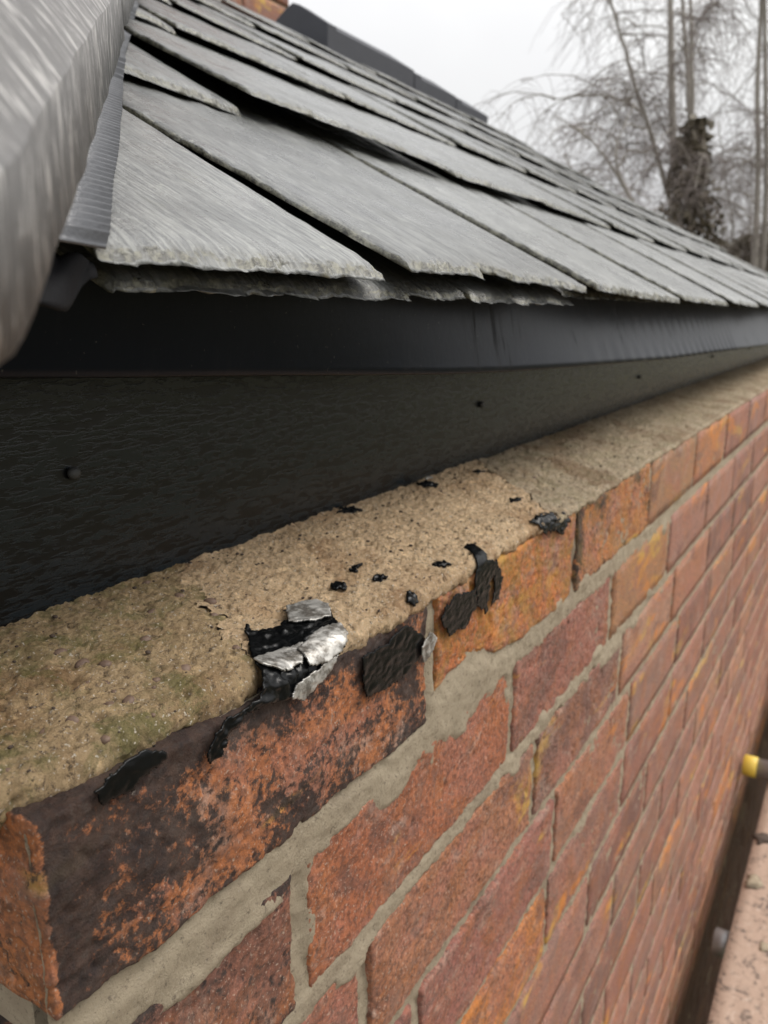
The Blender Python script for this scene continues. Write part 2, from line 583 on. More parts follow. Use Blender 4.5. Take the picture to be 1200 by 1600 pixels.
for k in range(34):
    z0, z1 = course_z(k)
    x = joint_off.get(k, (-.1125 if k % 2 else 0.) + random.uniform(-.035, .035))
    i = 0
    while x < WALL_L - .02:
        a, b = max(x, -.004) + (.005 if x > .01 else 0), min(x + .225, WALL_L) - .005
        if b - a < .03:
            x += .225
            continue
        L, H = b - a, z1 - z0
        near = a < .50 and k < 5
        individual = a < 2.75 and k < 16
        cx, cz = (a + b) / 2, (z0 + z1) / 2
        if not individual:
            v, F = boxgrid(2, 1, 1)
            v = (v - .5) * (L, .1025, H) + (cx, .05125 + random.uniform(-.001, .001), cz)
            rest.add(v, F)
            x += .225
            i += 1
            continue
        if near:
            rs = .0011 if a < .4 and k < 3 else .0018
            v, F = brick_geo(L, H, .1025, int(L / rs), 24, int(H / rs), .0021, 3.7 * nb + 1.3, .0016 if k else .0019)
            if (k, i) == (0, 1):       # worn lower arris, filled with mortar
                w = np.exp(-((v[:, 0] + L * .36) / .05) ** 2) * np.clip(-v[:, 2] / (H / 2), 0, 1) ** 2
                v[:, 2] += w * .016
                v[:, 1] += w * .004
            o = mesh('brick', v, F, M['brick'])
            if (k, i) == (0, 0):
                me = o.data
                co = np.empty(len(v) * 3, np.float32)
                me.vertices.foreach_get('co', co)
                co = co.reshape(-1, 3)
                co[:, 2] += (1 - (co[:, 0] / L + .5)) ** 1.3 * .0085
                me.vertices.foreach_set('co', co.ravel())
                me.update()
        else:
            o = link('brick', far_meshes[(nb * 5 + k) % 8], M['brick'])
            o.scale = (L / .215, 1, H / .065)
        o.location = (cx, .05125 + random.uniform(-.0005, .0005), cz)
        o.rotation_euler = (random.uniform(-.004, .004), random.uniform(-.006, .006), random.uniform(-.0012, .0012))
        if k == 0 and i < 2:
            o.rotation_euler = (0, 0, 0)
        if (k, i) in special:
            col, burn, lich = special[(k, i)]
        else:
            col = random.choice(PALETTE)
            t = random.uniform(.85, 1.2)
            col = tuple(c * t for c in col)
            burn, lich = random.choice((0, 0, .1, .2, .3)), 0.
            u = random.random()
            if u < .03:
                col, burn = ORANGE, 0
        col = tuple(min(c * 1.32, .66) for c in col)
        o.color = (*col, burn)
        o['lichen'] = float(lich)
        o['clean_end'] = 1. if (k, i) == (0, 0) else 0.
        adopt(o, wall)
        nb += 1
        x += .225
        i += 1
r = rest.build('remaining_bricks', M['brick'], None, False)
r['kind'] = 'stuff'
r.color = (.27, .115, .08, .1)
r['lichen'] = 0.
adopt(r, wall)

# mortar face: a relief sheet behind the brick faces, bulging out where it was smeared on
xs = np.concatenate([np.arange(0, .9, .002), np.arange(.9, WALL_L + .001, .012)])
zs = np.concatenate([np.arange(0.004, -.5, -.002), np.arange(-.5, -1.2, -.008), np.arange(-1.2, -2.61, -.05)])
X, Z = np.meshgrid(xs, zs, indexing='ij')
P = np.stack([X.ravel(), 0 * X.ravel(), Z.ravel()], 1)
y = .0016 + .0018 * fbm(P, .035, 3) + .0012 * (P[:, 0] < .5) + .0020 * fbm(P, .008, 4, 9.)


def bump_at(x, z, sx, sz, h):
    return h * np.exp(-((P[:, 0] - x) / sx) ** 2 - ((P[:, 2] - z) / sz) ** 2)


edge_wob = .006 * fbm(P, .02, 2, 4.) + .003 * fbm(P, .006, 2, 14.)
y -= .0062 * np.exp(-((P[:, 2] + .0735 + edge_wob) / .0075) ** 4) * (P[:, 0] < .72)       # repointed first bed
y -= .0058 * np.exp(-((P[:, 2] + .150 + edge_wob) / .0055) ** 4) * (P[:, 0] < .8)
y -= bump_at(.262, -.069, .035, .016, .0062) + bump_at(.105, -.066, .014, .009, .0062) + bump_at(.226, -.05, .004, .03, .003)
y -= bump_at(.12, -.11, .004, .03, .003) + bump_at(.33, -.10, .004, .03, .004) + bump_at(.0, -.084, .02, .01, .004)
smear = np.zeros(len(P))
rs_ = np.random.default_rng(12)
for xx in np.arange(.02, .8, .045):
    zc = rs_.choice((-.064, -.084, -.066, -.143, -.158))
    smear += bump_at(xx + rs_.uniform(-.02, .02), zc, rs_.uniform(.006, .02), rs_.uniform(.003, .007), rs_.uniform(.004, .008))
y -= smear
y = np.where(P[:, 2] > -.002, np.maximum(y, .004), y)
lim = .0002 + .0014 * fbm(P, .012, 3, 21.) + .0011 * fbm(P, .005, 2, 5.)
P[:, 1] = np.maximum(y, lim - .0014 * np.clip(smear / .004, 0, 1) - .0012 * np.exp(-((P[:, 0] - .262) / .04) ** 2 - ((P[:, 2] + .069) / .02) ** 2))
o = mesh('mortar', P, gridfaces(len(xs), len(zs)), M['mortar'])
adopt(o, wall)
c, F = boxgrid(1, 1, 1)
o = mesh('wall_core', c * (WALL_L - .012, 2.15, 2.595) + (.006, .02, -2.6), F, M['mortar'], None, False)
adopt(o, wall)
# return wall round the corner
ret = Acc()
for k in range(34):
    z0, z1 = course_z(k)
    yy = .1125 if k % 2 == 0 else .225
    while yy < 2.1:
        v, F = boxgrid(1, 1, 1)
        ret.add(v * (.1, .215, z1 - z0) + (.0, yy, z0), F)
        yy += .225
o = ret.build('return_bricks', M['brick'], None, False)
o['kind'] = 'stuff'
o.color = (.28, .12, .08, .1)
o['lichen'] = 0.
adopt(o, wall)

# ------------------------------------------------------------------ mortar capping on the wall head
EX = np.array([-.01, .0135, .0248, .0364, .0562, .0662, .085, .098, .109, .125, .142, .164, .19, .22, .25, .29, .345, .385, .43, .52, .65, .8, 1.2, 3.7])
EY = np.array([.011, .0080, .0065, .005, .0065, .0040, .003, .007, .009, .004, .001, -.001, -.002, -.001, -.001, .0, .0, -.001, -.002, -.001, .0, .0005, .001, .001])


def cap_z(x, y):
    x = np.asarray(x, float)
    y = np.asarray(y, float)
    p = np.stack([x, y, 0 * x], -1).reshape(-1, 3)
    n = fbm(p, .05, 2, 3.).reshape(x.shape)
    base = .0085 + .135 * np.clip(y, -.01, .12) + .0045 * np.exp(-np.clip(x, 0, 9) / .06) * (1 - np.clip(y / .1, 0, 1))
    step = .0035 / (1 + np.exp((x - (.100 + .5 * y)) / .004)) - .0045 / (1 + np.exp(-(x - (.402 + .9 * y)) / .003))
    return base + .0026 * n + step * np.clip(1 - y / .13, .3, 1)


def capping(seamL, seamR, dx, dy, col, moss, seed):
    n = max(int((seamR(.05) - seamL(.05)) / dx), 4)
    a = np.linspace(0, 1, n + 1)
    th = np.linspace(-1.1, math.pi / 2, 13)[:-1]
    tt = np.concatenate([np.linspace(-1.4, 0, 4)[:-1], np.zeros(0)])
    yt = np.arange(0, .104, dy)
    rows = []
    for t in th:
        rows.append(('r', t))
    for t in yt:
        rows.append(('y', t))
    V = np.zeros((n + 1, len(rows), 3))
    Nn = np.zeros_like(V)
    for j, (kind, t) in enumerate(rows):
        yl = 0. if kind == 'r' else t
        x = seamL(yl) + (seamR(yl) - seamL(yl)) * a
        e = np.interp(x, EX, EY)
        pe = np.stack([x, 0 * x, 0 * x + seed], 1)
        e = e + .0028 * fbm(pe, .016, 3)
        if kind == 'r':
            zt = cap_z(x, e + .006)
            yv = e + .005 * (1 - math.cos(t))
            rr_ = np.clip((zt + .001) * .55, .003, .007)
            zv = zt - rr_ + rr_ * math.sin(t)
            if j == 0:
                yv, zv = e + .009, zt * 0 - .004
            nv = np.array((0, -math.cos(t), math.sin(t)))
        else:
            yv = e + .005 + (.1025 - e - .005) * (t / .1025)
            zv = cap_z(x, yv)
            nv = np.array((0, -.15, .99))
        V[:, j] = np.stack([x, yv, zv], 1)
        Nn[:, j] = nv
    p = V.reshape(-1, 3)
    d = .0016 * fbm(p, .012, 2, seed) + .0012 * fbm(p, .0042, 3, seed + 5) + .0011 * fbm(p, .0019, 2, seed + 15) - .0055 * np.clip(fbm(p, .0065, 2, seed + 8) - .22, 0, 1)
    # taper the two ends of the length down to the brick
    p = p + Nn.reshape(-1, 3) * d[:, None]
    o = mesh('mortar_capping', p, gridfaces(n + 1, len(rows)), M['cap'])
    o.color = (*col, moss)
    adopt(o, wall)
    return o


sA = lambda y: -.004
sB = lambda y: .100 + .5 * y + .0035 * np.sin(y * 210) + .002 * np.sin(y * 530 + 1) + .0012 * np.sin(y * 1300)
sC = lambda y: .402 + .9 * y + .004 * np.sin(y * 190 + 2) + .002 * np.sin(y * 560) + .0012 * np.sin(y * 1500)
sD = lambda y: 1.7 + .4 * y
sE = lambda y: 3.6
o = capping(sA, sB, .0009, .0009, (.62, .46, .27), .75, 1.)
o['label'] = 'mossy green-brown stretch of mortar capping at the corner'
o = capping(sB, lambda y: sC(y) - .0022 + .0012 * np.sin(y * 800), .0010, .0010, (.84, .63, .40), .05, 2.)
o['label'] = 'sandy freshly exposed stretch of mortar capping'
o = capping(sC, sD, .0020, .0016, (.56, .455, .315), .34, 3.)
o['label'] = 'grey-tan weathered stretch of mortar capping'
capping(sD, sE, .006, .004, (.56, .455, .315), .34, 4.)

# stones showing in the near capping, grit lying on it
ico = bmesh.new()
bmesh.ops.create_icosphere(ico, subdivisions=2, radius=1)
ICO_V = np.array([v.co[:] for v in ico.verts])
ICO_F = [tuple(v.index for v in f.verts) for f in ico.faces]
ico.free()
ico = bmesh.new()
bmesh.ops.create_icosphere(ico, subdivisions=1, radius=1)
ICO1_V = np.array([v.co[:] for v in ico.verts])
ICO1_F = [tuple(v.index for v in f.verts) for f in ico.faces]
ico.free()


def lump(size, seed, big=True):
    V = ICO_V if big else ICO1_V
    V = V * (1 + .35 * fbm(V + seed, .9, 2)[:, None])
    return V * size


stones = Acc()
for i in range(70):
    x = random.uniform(0, .52) if i > 40 else random.uniform(0, .17)
    yv = random.uniform(.008, .095)
    s = random.choice((.0009, .0012, .0016, .0022)) * (1.15 if x < .15 else .8)
    v = lump((s * random.uniform(.8, 1.4), s * random.uniform(.8, 1.3), s * .7), i * 3.1)
    v = v + (x, yv, float(cap_z(np.array([x]), np.array([yv]))[0]) - .0009)
    stones.add(v, ICO_F)
o = stones.build('embedded_stones', M['stone'])
o['kind'] = 'stuff'
adopt(o, wall)
grit = Acc()
for i in range(420):
    x = random.uniform(0, .9)
    yv = random.uniform(.004, .099) if i % 3 else random.uniform(.075, .099)
    s = random.choice((.0004, .0005, .0007, .0011))
    v = lump((s, s * random.uniform(.6, 1.4), s * .6), i * 1.7, False)
    v = v + (x, yv, float(cap_z(np.array([x]), np.array([yv]))[0]) + s * .5)
    grit.add(v, ICO1_F)
o = grit.build('loose_grit', M['grit'])
tag(o, 'loose dark grit scattered over the mortar capping', 'grit')
o['kind'] = 'stuff'

# ------------------------------------------------------------------ fascia board
fascia = empty('fascia_board', (0, .1, .02))
tag(fascia, 'black woodgrain plastic fascia board between brick wall and slate eaves', 'fascia')
c, F = boxgrid(60, 1, 4)
v = c * (3.55, .010, .105) + (.004, .1, .0205)
o = mesh('board', v, F, M['fascia'], None, False)
o.data.polygons.foreach_set('use_smooth', [False] * len(o.data.polygons))
adopt(o, fascia)
for (x, z) in ((.0977, .0761), (.493, .0675), (1.003, .0575), (1.55, .062), (2.05, .06)):
    pts = [(x, .0995, z), (x, .0985, z), (x, .0972, z), (x, .0966, z), (x, .0965, z)]
    V, F = tube_geo(pts, [.0026, .0027, .0024, .0013, .0003], 18)
    o = mesh('nail_cap', V, F, M['nail'])
    adopt(o, fascia)

# ------------------------------------------------------------------ eaves sheet hanging below the slates
TR = np.array([(-.11, .035, .127), (.0285, .035, .1219), (.0739, .035, .1192), (.1368, .034, .1159), (.2271, .030, .1109), (.288, .026, .1077), (.369, .022, .1046), (.4768, .016, .1020),
               (.6395, .010, .0983), (.7618, .008, .0953), (1.0146, .006, .0923), (1.5544, .005, .0838), (2.2, .005, .080), (3.66, .005, .078)])
tx = np.concatenate([np.arange(-.11, 1.2, .006), np.arange(1.2, 3.66, .04)])
prof = np.linspace(0, 1, 14)
V = np.zeros((len(tx), 14 + 3, 3))
ly, lz = np.interp(tx, TR[:, 0], TR[:, 1]), np.interp(tx, TR[:, 0], TR[:, 2])
pw = np.stack([tx, 0 * tx, 0 * tx], 1)
wav = .0009 * fbm(pw, .09, 2) * np.clip(tx / .5, 0, 1) + .0012 * np.sin(tx * 190 + 3 * fbm(pw, .2, 2)) * np.clip((tx - .45) / .5, 0, 1)
for j, t in enumerate(prof):
    y0, z0 = .030, .152
    V[:, j, 0] = tx
    V[:, j, 1] = y0 + (ly - y0) * t ** 1.3 + wav * t
    V[:, j, 2] = z0 + (lz - z0) * t
V[:, 14] = np.stack([tx, ly + wav + .0012, lz - .0008], 1)          # rolled lower lip
V[:, 15] = np.stack([tx, ly + wav + .003, lz + .0004], 1)
V[:, 16] = np.stack([tx, .04 + 0 * tx, .15 + 0 * tx], 1)
o = mesh('eaves_sheet', V.reshape(-1, 3), gridfaces(len(tx), 17), M['tray'])
tag(o, 'black flexible eaves sheet hanging below the slate edge over the fascia', 'eaves sheet')

# ------------------------------------------------------------------ slate roof
TP = math.tan(math.radians(30))
CP, SP = math.cos(math.radians(30)), math.sin(math.radians(30))
YE, ZE = -.005, .150
RIDGE_Y = 1.10
HIP0 = -.10           # near hip line: X = Y + HIP0
XR = 3.70             # far hip line: X = XR - Y
roof = empty('slate_roof', (1.8, 1.1, .15))
tag(roof, 'hipped roof of grey riven slates with grey hip tiles and black ridge tiles', 'roof')


def on_roof(x, s, h):
    """x along eaves, s up the slope, h off the plane of the slate tails"""
    return np.stack([x, YE + s * CP - h * SP, ZE + s * SP + h * CP], -1)


def slate(x0, x1, s0, length, th, lift, seed, nx, ny, tail_rag=.003, warp=.0, name='slate', top0=0., dark=1., tilt=0., chip=None, skew=0.):
    hipX0 = lambda s: YE + s * CP + HIP0 + .116 + .022 * np.clip(1 - s / .03, 0, 1)
    hipX1 = lambda s: XR - (YE + s * CP)
    # shorten the head where the hip cuts the slate away
    smax = s0 + length
    smax = min(smax, (x1 - .012 - HIP0 - .116 - YE) / CP, (XR - x0 - .012 - YE) / CP)
    length = smax - s0
    if length < .03:
        return None
    c, F = boxgrid(nx, ny, 2)
    a, b, g = c[:, 0], c[:, 1] ** 1.9, c[:, 2]
    s = s0 + b * length
    gapn = np.stack([s, 0 * s, 0 * s + seed], 1)
    xl = np.maximum(x0 + .0016 + .0024 * fbm(gapn, .04, 3) + skew * np.clip(1 - b * length / .17, 0, 1) ** 1.4, hipX0(s))
    xr = np.minimum(x1 - .0016 + .0024 * fbm(gapn + 31, .04, 3), hipX1(s))
    x = xl + (xr - xl) * a
    pn = np.stack([x, 0 * x, 0 * x + seed * 1.3], 1)
    rag = tail_rag * (fbm(pn, .02, 3) + .5 * fbm(pn, .005, 2))
    rag = rag + g * .0036 + g * .003 * fbm(pn + 5, .007, 3)          # dressed, flaked tail edge, bevel up
    if chip:
        rag = rag + chip[1] * np.clip(1 - np.abs(x - chip[0]) / chip[2], 0, 1) ** .4 * (x > chip[0] - .004)
    s = s + rag * (1 - b) ** 6
    # thickness and riven surface, laminations along the slope
    ps = np.stack([x * 1.0, s * .12, 0 * x + seed], 1)
    riv = .0016 * fbm(ps, .030, 3) + .0003 * fbm(np.stack([x, s * .15, 0 * x + seed], 1), .006, 2)
    edge = np.minimum(np.minimum(a, 1 - a) * (x1 - x0), b * length)
    riv = riv - .0022 * np.exp(-edge / .004) * (1 + fbm(np.stack([x, s, 0 * x], 1), .012, 2))
    t01 = (s - s0) / .36
    h = lift * (1 - t01) - .0125 * t01 - (1 - g) * th + np.where(g > .25, riv, 0) * np.clip(g * 1.4, 0, 1)
    cz_ = np.clip(1 - (s - s0) / .012, 0, 1)
    h = h + cz_ * g * .0016 * fbm(np.stack([x, s, 0 * x + seed], 1), .005, 3)
    h = h + .0052 + warp * (1 - b) ** 2 * np.sin(math.pi * np.clip(a, 0, 1)) + top0 + tilt * (a - .5) * (1 - b)
    p = on_roof(x, s, h)
    o = mesh(name, p, F, M['slate'])
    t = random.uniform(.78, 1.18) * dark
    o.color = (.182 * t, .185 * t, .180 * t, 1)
    adopt(o, roof)
    return o


random.seed(11)
GA = .22
# eaves undercourse: one short layer showing below the first slates
ue = [.038, .20, .262, .42, .70, .98, 1.25, 1.52, 1.8, 2.08, 2.36, 2.64, 2.92, 3.2, 3.48, 3.7]
for i in range(len(ue) - 1):
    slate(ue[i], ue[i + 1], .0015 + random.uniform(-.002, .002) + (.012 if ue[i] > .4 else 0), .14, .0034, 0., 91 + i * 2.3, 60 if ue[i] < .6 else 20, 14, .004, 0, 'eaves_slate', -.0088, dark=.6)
rows = {
    0: [-.02, .172, .428, .715, 1.0, 1.27, 1.56, 1.82, 2.10, 2.37, 2.66, 2.92, 3.2, 3.45, 3.71],
    1: [.08, .311, .60, .845, 1.13, 1.40, 1.68, 1.95, 2.24, 2.5, 2.78, 3.05, 3.32, 3.6],
    2: [.26, .45, .71, 1.0, 1.26, 1.53, 1.82, 2.1, 2.36, 2.64, 2.93, 3.2, 3.45],
    3: [.44, .64, .88, 1.15, 1.42, 1.70, 1.96, 2.24, 2.52, 2.78, 3.06, 3.3],
    4: [.62, .78, 1.02, 1.29, 1.56, 1.84, 2.1, 2.38, 2.65, 2.92, 3.12],
    5: [.80, .92, 1.16, 1.43, 1.7, 1.98, 2.24, 2.52, 2.79, 2.95],
}
sn = 0
for k, xs_ in rows.items():
    for i in range(len(xs_) - 1):
        x0, x1 = xs_[i], xs_[i + 1]
        near = x0 < .75 and k < 3
        nx, ny = ((180, 110) if k == 0 else (120, 90)) if near else ((40, 36) if x0 < 1.6 else (16, 14))
        lift, warp, chip, tilt = random.uniform(.001, .0035), random.uniform(-.001, .0015), None, random.uniform(-.0065, -.003)
        skew = random.choice((0, .002, .004, .007))
        if (k, i) == (0, 1):
            chip, skew, lift = (.262, .007, .035), .013, .0035
        if (k, i) == (0, 0):
            lift, tilt = .0005, 0.
        if (k, i) == (0, 2):
            skew = .007
        if (k, i) == (1, 1):
            lift, warp, tilt = .0085, .001, -.006
        if (k, i) == (1, 2):
            lift, tilt = .005, .003
        if k == 1 and i == 0:
            lift = .001
        if (k, i) == (2, 1):
            lift = .0055
        ln = .36 if k < 5 else RIDGE_Y / CP - 5 * GA + .01
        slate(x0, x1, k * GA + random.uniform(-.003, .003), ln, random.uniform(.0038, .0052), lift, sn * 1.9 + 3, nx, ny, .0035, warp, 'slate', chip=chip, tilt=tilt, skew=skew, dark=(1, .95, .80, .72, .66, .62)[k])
        sn += 1

# deck under the slates and the other three slopes
E0, E1 = YE + .05, 2 * RIDGE_Y - YE - .05
zd = lambda yv: ZE - .028 + (yv - YE) * TP
xa, xb = HIP0 + E0 + .02, XR - E0
dv = [(xa, E0, zd(E0)), (xb, E0, zd(E0)), (xb, E1, zd(E0)), (xa, E1, zd(E0)),
      (HIP0 + RIDGE_Y, RIDGE_Y, zd(RIDGE_Y)), (XR - RIDGE_Y, RIDGE_Y, zd(RIDGE_Y)),
      (xa, E0, .125), (xb, E0, .125), (xb, E1, .125), (xa, E1, .125)]
o = mesh('roof_deck', dv, [(0, 1, 5, 4), (1, 2, 5), (2, 3, 4, 5), (3, 0, 4), (6, 7, 1, 0), (7, 8, 2, 1), (8, 9, 3, 2), (9, 6, 0, 3), (9, 8, 7, 6)], M['deck'], None, False)
adopt(o, roof)
oth = Acc()
cbox, fbox = boxgrid(1, 1, 1)


def slope_slates(fn, u0, u1, cut0, cut1):
    for k in range(6):
        u = u0 + (.13 if k % 2 else 0)
        while u < u1:
            s0, s1 = k * GA, min(k * GA + .34, RIDGE_Y / CP)
            a, b = u + .002, u + .268
            V = []
            for (ca, cb, cg) in cbox:
                s = s0 + (s1 - s0) * cb
                lo, hi = cut0(s), cut1(s)
                V.append(fn(min(max(a + (b - a) * ca, lo), hi), s, -.0125 * cb * (s1 - s0) / .34 - (1 - cg) * .006))
            if cut1(s0) > a and cut0(s0) < b:
                oth.add(V, fbox)
            u += .27


W2 = 2 * RIDGE_Y
xe = HIP0 + YE
left_fn = lambda u, s, h: (xe + s * CP - h * SP, u, ZE + s * SP + h * CP)
slope_slates(left_fn, YE, W2 - YE, lambda s: YE + s * CP, lambda s: W2 - YE - s * CP)
right_fn = lambda u, s, h: (XR - YE - s * CP + h * SP, u, ZE + s * SP + h * CP)
slope_slates(right_fn, YE, W2 - YE, lambda s: YE + s * CP, lambda s: W2 - YE - s * CP)
back_fn = lambda u, s, h: (u, W2 - YE - s * CP + h * SP, ZE + s * SP + h * CP)
slope_slates(back_fn, xe, XR - YE, lambda s: xe + s * CP, lambda s: XR - YE - s * CP)
o = oth.build('slates_of_other_slopes', M['slate'], None, False)
o['kind'] = 'stuff'
o.color = (.17, .17, .168, 1)
adopt(o, roof)

# pleated flashing along the near hip, lying on the slates
hu = np.arange(-.0035, .95, .0005)                   # up the slope
wv = np.linspace(0, 1, 9)
V = np.zeros((len(hu), 9, 3))
ple = .0010 * (2 * np.abs(((hu / .0046) % 1) * 2 - 1) - 1)
frac = (hu % GA) / GA
saw = -.0078 * np.clip(frac, 0, 1) + np.where(frac > .93, (frac - .93) / .07 * .0078, 0)
saw = saw + .0012 * fbm(np.stack([hu, 0 * hu, 0 * hu], 1), .05, 2) + np.where(hu < .02, -(.02 - hu) * .0, 0)
for j, w in enumerate(wv):
    edge = .0345 + .003 * np.clip(1 - hu / .12, 0, 1) - .006 * np.clip((hu - .14) / .1, 0, 1) - .002 * fbm(np.stack([hu, 0 * hu, 0 * hu + 4], 1), .08, 2)
    off = -.05 + (edge + .05) * w
    yv = YE + hu * CP
    x = yv + HIP0 + .10 + off
    h = .0092 + saw + ple * (1 if w < .97 else .6) + .022 * (1 - w) ** 2
    # skew: pleats run square to the hip
    sk = (1 - w) * .03
    V[:, j] = on_roof(x - sk * .35, hu + sk * .35, h)
o = mesh('hip_flashing', V.reshape(-1, 3), gridfaces(len(hu), 9)[:, ::-1], M['strip'])
o.modifiers.new('thickness', 'SOLIDIFY').thickness = .0008
adopt(o, roof)
# torn dark tab of the flashing drooping over the eaves corner
tu, tv = np.meshgrid(np.linspace(0, 1, 14), np.linspace(0, 1, 12), indexing='ij')
px_ = .016 + .017 * tu - .01 * tv * (1 - tu)
ps_ = .004 - .007 * tv - .004 * np.sin(tu * 5) * tv
ph_ = .0 - .009 * tv ** 1.5 * (.4 + .6 * np.sin(tu * math.pi)) + .001 * np.sin(tu * 11 + tv * 4)
o = mesh('flashing_tab', on_roof(px_.ravel(), ps_.ravel(), ph_.ravel()), gridfaces(14, 12), M['deck'])
o.modifiers.new('thickness', 'SOLIDIFY').thickness = .0012
adopt(o, roof)

# hip tiles: half-round, lapped up the hip
HD = np.array((1, 1, TP)) / math.sqrt(2 + TP * TP)
HS = np.array((1, -1, 0)) / math.sqrt(2)
HN = np.cross(HS, HD)
HN = HN if HN[2] > 0 else -HN
hip0 = np.array((HIP0 + YE, YE, ZE))


def hip_tile(org, t0, t1, lift, HD=HD, HS=HS, HN=HN, mat='tile', seed=0.):
    half, rise, th = .098, .058, .013
    us = np.sin(np.linspace(math.pi / 2, -math.pi / 2, 61))
    prof = [(u * half, rise * (1.06 - .34 * math.sqrt(u * u + .03) - .70 * abs(u) ** 2.6)) for u in us]
    outer = [(half, -.019)] + prof + [(-half, -.019)]
    inner = [(half - th, -.019)] + [(x * (1 - th / half), max(z - th, -.01)) for x, z in prof] + [(-half + th, -.019)]
    ring = np.array(outer + inner[::-1])
    L = np.linspace(t0, t1, 60)
    V = []
    m = len(ring)
    for i, t in enumerate(L):
        er = min(t - t0, t1 - t)
        sh = 1 - .035 * math.exp(-er / .006)
        for x, z in ring:
            V.append(org + HD * t + HS * x * sh + HN * (z * sh + lift + (.009 if False else 0)))
    V = np.array(V)
    V = V + HN * (.0010 * fbm(V + seed, .03, 2))[:, None] + HS * (.0009 * fbm(V + seed, .025, 2, 7))[:, None]
    F = []
    for i in range(len(L) - 1):
        for k in range(m):
            k2 = (k + 1) % m
            F.append((i * m + k, (i + 1) * m + k, (i + 1) * m + k2, i * m + k2))
    n1 = len(outer)
    for base, flip in ((0, False), ((len(L) - 1) * m, True)):
        for k in range(n1 - 1):
            q = (base + k, base + k + 1, base + m - 2 - k, base + m - 1 - k)
            F.append(q[::-1] if flip else q)
    return V, F


tb = -.026
tl = .366
for i in range(5):
    V, F = hip_tile(hip0, tb + i * (tl - .004), tb + tl + i * (tl - .004) - .004, .0095 + .0015 * (i % 2), seed=i * 3.)
    if tb + tl + i * tl > 1.75:
        break
    o = mesh('hip_tile', V, F, M['tile'])
    adopt(o, roof)

# ridge tiles: black angular, laid along part of the ridge
rz = ZE + (RIDGE_Y - YE) * TP


def ridge_tile(x0, x1, lift, w=.115):
    a = math.radians(30)
    pr = [(-w * math.cos(a), -w * math.sin(a)), (-.02, -.006), (0, .002), (.02, -.006), (w * math.cos(a), -w * math.sin(a))]
    inn = [(y * .98, z - .062) for y, z in pr[::-1]]
    ring = pr + inn
    V, F = [], []
    m = len(ring)
    xs = [x0, x0 + .002, x0 + .035, x0 + .037, x1 - .002, x1]
    for i, x in enumerate(xs):
        e = .006 if i in (1, 2) else (.004 if i == 0 else 0)
        for yv, z in ring:
            V.append((x, RIDGE_Y + yv, rz + .030 + lift + z + e))
    for i in range(len(xs) - 1):
        for k in range(m):
            k2 = (k + 1) % m
            F.append((i * m + k, i * m + k2, (i + 1) * m + k2, (i + 1) * m + k))
    F.append(tuple(range(m))[::-1])
    F.append(tuple((len(xs) - 1) * m + k for k in range(m)))
    o = mesh('ridge_tile', V, F, M['ridge'], None, False)
    adopt(o, roof)


ridge_tile(1.57, 1.975, .022)
ridge_tile(1.98, 2.23, .010)
ridge_tile(2.235, 2.46, .0)

# ------------------------------------------------------------------ torn scraps of bitumen flashing tape
def inside(poly, x, y):
    r = np.zeros(len(x), bool)
    n = len(poly)
    j = n - 1
    for i in range(n):
        xi, yi = poly[i]
        xj, yj = poly[j]
        c_ = ((yi > y) != (yj > y)) & (x < (xj - xi) * (y - yi) / (yj - yi + 1e-12) + xi)
        r ^= c_
        j = i
    return r


RS = .0025


def drape(x, t, lift):
    """point on the wall head: t>0 inward over the capping, t<0 down the brick face"""
    sp = RS * np.logaddexp(0, t / RS)
    sm = RS * np.logaddexp(0, -t / RS)
    w = 1 / (1 + np.exp(-t / RS))
    zt = cap_z(x, sp)
    ny_, nz_ = -(1 - w), w
    ln = np.sqrt(ny_ ** 2 + nz_ ** 2)
    return np.stack([x, sp - .0015 * (1 - w) + ny_ / ln * lift, zt - sm + nz_ / ln * lift], 1)


def scrap(name, poly, mat, lift=.0016, crumple=.0012, res=.0006, hole=None, th=.0007, seed=1., parent=None, rag=.0010, grow=None):
    if grow is None:
        grow = .0002 if mat == 'foil' else .0014
    if mat == 'tar':
        rag = .0014 if name == 'bitumen_sheet' else max(rag, .0034)
        lift, crumple = lift * .62, crumple * (.6 if crumple > .0013 else .3)
    poly = np.array(poly)
    ctr = poly.mean(0)
    dv_ = poly - ctr
    poly = ctr + dv_ * (1 + grow / (np.linalg.norm(dv_, axis=1)[:, None] + 1e-6))
    x0, y0 = poly.min(0) - .001
    x1, y1 = poly.max(0) + .001
    nx, ny = int((x1 - x0) / res) + 2, int((y1 - y0) / res) + 2
    gx, gy = np.meshgrid(np.linspace(x0, x1, nx), np.linspace(y0, y1, ny), indexing='ij')
    gx, gy = gx.ravel(), gy.ravel()
    pn = np.stack([gx, gy, 0 * gx + seed], 1)
    jx, jy = gx + rag * fbm(pn, .005, 3), gy + rag * fbm(pn, .005, 3, 9)
    ins = inside(poly, jx, jy)
    if hole is not None:
        ins &= ~inside(np.array(hole), jx, jy)
    F = gridfaces(nx, ny)
    F = F[ins[F].all(1)]
    used, inv = np.unique(F, return_inverse=True)
    F = inv.reshape(-1, 4)
    gx, gy, pn = gx[used], gy[used], pn[used]
    cr_ = np.abs(fbm(pn * (1, 1.6, 1), .009, 2, seed)) * 2.2 + (.5 if crumple > .001 else .0) * fbm(pn, .003, 2, seed)
    if mat == 'foil':
        cr_ = cr_ + 2.2 * np.abs(fbm(pn * (.5, 1.7, 1) + gx[:, None] * (0, .8, 0), .0035, 2, seed + 3))
    v = drape(gx, gy, lift + crumple * cr_)
    o = mesh(name, v, F, M[mat])
    m_ = o.modifiers.new('thickness', 'SOLIDIFY')
    m_.thickness = th
    m_.offset = -1
    if parent is not None:
        adopt(o, parent)
    return o


